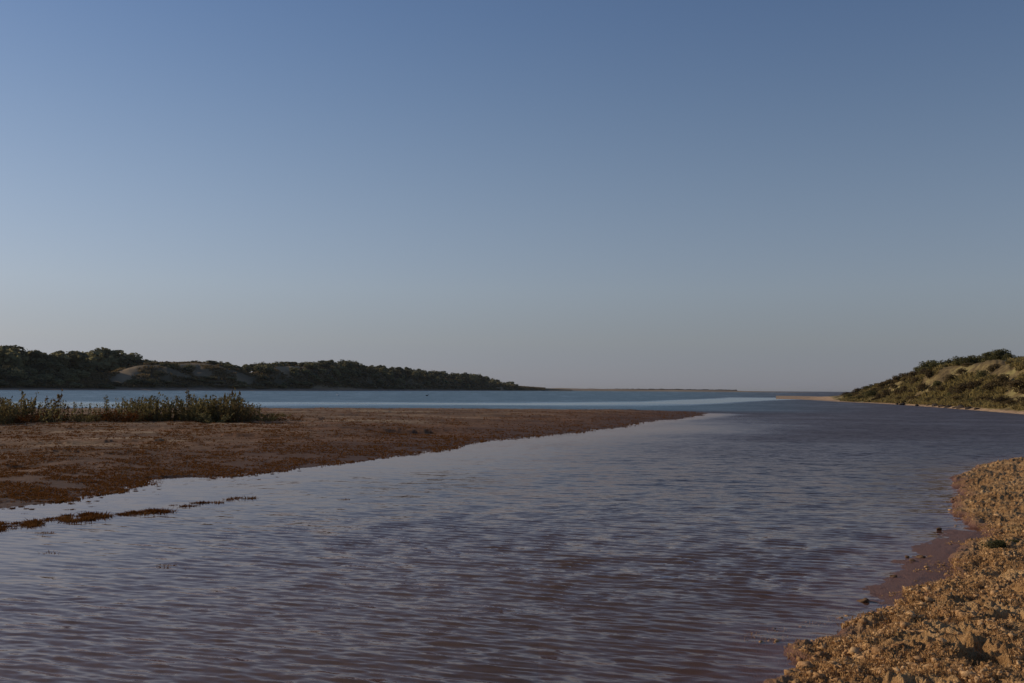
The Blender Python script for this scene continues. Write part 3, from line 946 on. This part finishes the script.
right.sand = [(985, 35, 30, 11, .85), (955, 38, 16, 7, .6), (1005, 22, 16, 8, .6), (925, 30, 8, 8, .5), (900, 33, 8, 6, .4)]
cover('dune_scrub', left, -120, 545, 19, 130, 26000, 1.3, M_SHRUB, 77, .36, 'low brown scrub covering the far dunes')
cover('dune_scrub', right, 826, 1120, 3, 56, 30000, .42, M_GRASS, 78, .40, 'tawny grass and low scrub covering the dune hill')
# ------------------------------------------------------------------ near bank clods (crumbly crust: ground cover) and single stones
ICO_V = []; ICO_F = []
t = (1 + 5 ** .5) / 2
ICO_V = np.array([(-1, t, 0), (1, t, 0), (-1, -t, 0), (1, -t, 0), (0, -1, t), (0, 1, t), (0, -1, -t), (0, 1, -t), (t, 0, -1), (t, 0, 1), (-t, 0, -1), (-t, 0, 1)], float) / math.hypot(1, t)
ICO_F = np.array([(0, 11, 5), (0, 5, 1), (0, 1, 7), (0, 7, 10), (0, 10, 11), (1, 5, 9), (5, 11, 4), (11, 10, 2), (10, 7, 6), (7, 1, 8), (3, 9, 4), (3, 4, 2), (3, 2, 6), (3, 6, 8), (3, 8, 9), (4, 9, 5), (2, 4, 11), (6, 2, 10), (8, 6, 7), (9, 8, 1)])


def subdiv(V, Fc):
    V = list(map(tuple, V)); mid = {}; out = []
    def mp(a, b):
        k = (min(a, b), max(a, b))
        if k not in mid:
            p = (np.array(V[a]) + np.array(V[b])) / 2; V.append(tuple(p / np.linalg.norm(p))); mid[k] = len(V) - 1
        return mid[k]
    for a, b, c in Fc:
        ab, bc, ca = mp(a, b), mp(b, c), mp(c, a)
        out += [(a, ab, ca), (b, bc, ab), (c, ca, bc), (ab, bc, ca)]
    return np.array(V), np.array(out)


SV, SF = subdiv(ICO_V, ICO_F)
SV2, SF2 = subdiv(SV, SF)


def rock_mesh(name, seed, mat, amp=.35):
    rng = np.random.default_rng(seed); V = SV2.copy()
    for k in range(14):
        d = rng.normal(size=3); d /= np.linalg.norm(d)
        V = V + np.outer(np.clip(V @ d - .35, 0, 1) * rng.normal() * amp, d)
    V = V + rng.normal(size=V.shape) * .07
    V[:, 2] *= .7
    return mesh_np(name, V, SF2, mat, False)


rng = np.random.default_rng(13)
n = 120000
pxr = rng.uniform(735, 1090, n); rr = 1 / rng.uniform(1 / 36, 1 / 6.6, n)
azs = np.arctan2((pxr - 512) / F, 1); x = rr * np.sin(azs); y = rr * np.cos(azs)
z, d, mu = bank_height(x, y)
cl = fbm(x * 1.6, y * 1.6, 3, 501)
keep = (((d > .02) & (smooth(.30, .52, cl) > rng.random(n))) | ((d > -.35) & (d < .1) & (rng.random(n) < .15) & (cl > .55) & (z > -.06)))
P = np.stack([x, y, z], 1)[keep]
for c in [G(p[0], p[1], .36) for p in PRINTS]:
    P = P[np.hypot(P[:, 0] - c[0], P[:, 1] - c[1]) > .28]
P0 = P.copy(); P = P[:12000]
n = len(P)
s = rng.gamma(2.2, .0040, n) + .004
SV, SF = ICO_V, ICO_F
base = SV[None] * (1 + .55 * rng.normal(size=(n, len(SV), 1)))
rot = rng.random(n) * 6.283; cr, sr = np.cos(rot)[:, None], np.sin(rot)[:, None]
st_ = 1 + .5 * rng.random((n, 1))
bx = base[..., 0] * st_; by = base[..., 1]
Vc = np.stack([bx * cr - by * sr, bx * sr + by * cr, base[..., 2] * .8], -1) * s[:, None, None] + P[:, None] + np.array([0, 0, 1]) * (s * .05)[:, None, None]
Fc = (SF[None] + (np.arange(n) * len(SV))[:, None, None]).reshape(-1, 3)
m, nt, out = new_mat('crust_clods')
n1 = noise(nt, 3.0, 4, .6); n2 = noise(nt, 40.0, 4, .65)
principled(nt, out, ramp(nt, math_(nt, 'ADD', math_(nt, 'MULTIPLY', n1, .5), math_(nt, 'MULTIPLY', n2, .5)), [(.36, (.20, .10, .045)), (.5, (.42, .255, .125)), (.62, (.60, .41, .22))]), .95, bump(nt, n2, .6, .01), .15)
link('mud_clods', mesh_np('mud_clods', Vc.reshape(-1, 3), Fc, m, False), kind='stuff', label='crumbly dry brown clods covering the near bank', cat='mud crust')

# dry crinkled flakes and straw among the clods
q = np.repeat(P0[fbm(P0[:, 0] * 1.9, P0[:, 1] * 1.9, 3, 505) > .36][:34000], 2, 0); q = q + rng.normal(size=q.shape) * [.025, .025, .003]
link('dry_grass', tufts('dry_grass', q, rng.uniform(.005, .017, len(q)), foliage_mat('dry_straw', [(.2, (.32, .18, .08)), (.5, (.58, .37, .18)), (.9, (.74, .55, .31))], .2, 8.0), rng, 3, 1.2, .42, 1.7), kind='stuff', label='short dry straw among the clods of the near bank', cat='dry grass')

for px, py, h, lab in [(994, 534, .16, 'low olive green cushion plant on the near bank just above the wet mud'), (1016, 531, .11, 'smaller dark green cushion plant on the near bank by the photo edge')]:
    c = G(px, py, .3); zb_ = float(bank_height(np.array([c[0]]), np.array([c[1]]))[0][0])
    plant('cushion_plant', GBUSH_P, (c[0], c[1], zb_ - .04), h * 1.0, h * 2.0, lab, 'plant', None, ('foliage', 'stems'))
ROCK_P = [rock_mesh('stone', 900 + i, M_STONE) for i in range(4)]
CLOD_P = [rock_mesh('mud_clod', 920 + i, M_CLOD) for i in range(4)]
for px, py, s, lab in [(864, 601.5, .07, 'largest lone mud clod lying in the water off the near bank'), (919, 558, .075, 'largest of three dark clods in the shallows by the wet mud'), (912.5, 562, .05, 'middle of three dark clods in the shallows by the wet mud'),
                       (907, 557.5, .04, 'smallest of three dark clods in the shallows by the wet mud'), (892, 577, .05, 'small clod alone between the largest lone clod and the trio'), (939, 530, .06, 'small dark clod off the point where wet mud meets water'),
                       (910, 563.5, .03, 'tiny clod under the trio in the shallows')]:
    c = G(px, py)
    o = link('mud_clod', random.choice(CLOD_P), loc=(c[0], c[1], s * .15), label=lab, cat='mud clod')
    o.scale = (s, s * .75, s * .7); o.rotation_euler = (0, 0, random.random() * 6)
for i, (px, s) in enumerate([(929, .5), (936, .8), (943, .9), (950, .9), (957, .7), (963, .9), (970, .85), (977, .6), (902, .55), (897, .4), (917, .4)]):
    py = interp(px, RSHORE_PX) + .2 - (0.6 if px > 925 else .2)
    c = G(px, py)
    lab = 'dark wet boulder in the row at the water edge below the dune hill' if px > 925 else 'small dark stone on the narrow beach nearer the hill end'
    o = link('boulder', random.choice(ROCK_P), loc=(c[0], c[1], .1), label=lab, cat='boulder', group='boulders at the water edge' if px > 925 else 'small stones on the narrow beach')
    o.scale = (s * 1.0, s * .7, s * .6); o.rotation_euler = (0, 0, random.random() * 6)


# ------------------------------------------------------------------ gulls on the lagoon
def bird_mesh(name, mat, mat2):
    mb = MB()
    mb.tube([(-.30, 0, .13), (-.2, 0, .12), (-.08, 0, .10), (.06, 0, .09), (.15, 0, .12), (.19, 0, .19), (.21, 0, .25), (.25, 0, .285), (.285, 0, .28), (.30, 0, .275), (.35, 0, .265)],
            [.012, .05, .10, .11, .085, .045, .04, .048, .035, .014, .004], 8)
    return mb.mesh(name, mat, True)


M_WHITE = flat_mat('white_feathers', (.7, .7, .7), (.85, .85, .84), 8.0, .8)
M_DARKB = flat_mat('dark_feathers', (.02, .02, .02), (.06, .05, .045), 8.0, .8)
for px, py, mt, kind, lab, s in [(338, 395.6, M_WHITE, 'gull', 'white gull floating on the blue lagoon before the wooded shore', 1.7), (324.5, 394.4, M_WHITE, 'gull', 'fainter white gull left of the brighter one on the lagoon', 1.2),
                                 (427, 396, M_DARKB, 'duck', 'dark duck floating on the blue lagoon near the headland', 1.7)]:
    c = G(px, py)
    o = link(kind, bird_mesh(kind, mt, mt), loc=(c[0], c[1], -.02), label=lab, cat='bird'); o.scale = (s, s, s); o.rotation_euler = (0, 0, random.choice([.2, 3.0]))

# ------------------------------------------------------------------ thin sea haze
m, nt, out = new_mat('haze')
pv = N(nt, 'ShaderNodeVolumePrincipled')
pv.inputs['Color'].default_value = (.62, .68, .74, 1); pv.inputs['Density'].default_value = HAZE; pv.inputs['Anisotropy'].default_value = .2
L(nt, pv.outputs[0], out.inputs['Volume'])
B = 46000
v = [(x_, y_, z_) for z_ in (-1.7, 45) for x_, y_ in ((-B, -B), (B, -B), (B, B), (-B, B))]
link('haze', mesh_np('haze', v, [(3, 2, 1, 0), (4, 5, 6, 7), (0, 1, 5, 4), (1, 2, 6, 5), (2, 3, 7, 6), (3, 0, 4, 7)], m, False), kind='stuff', label='thin pale sea haze over the far water and shores', cat='haze')
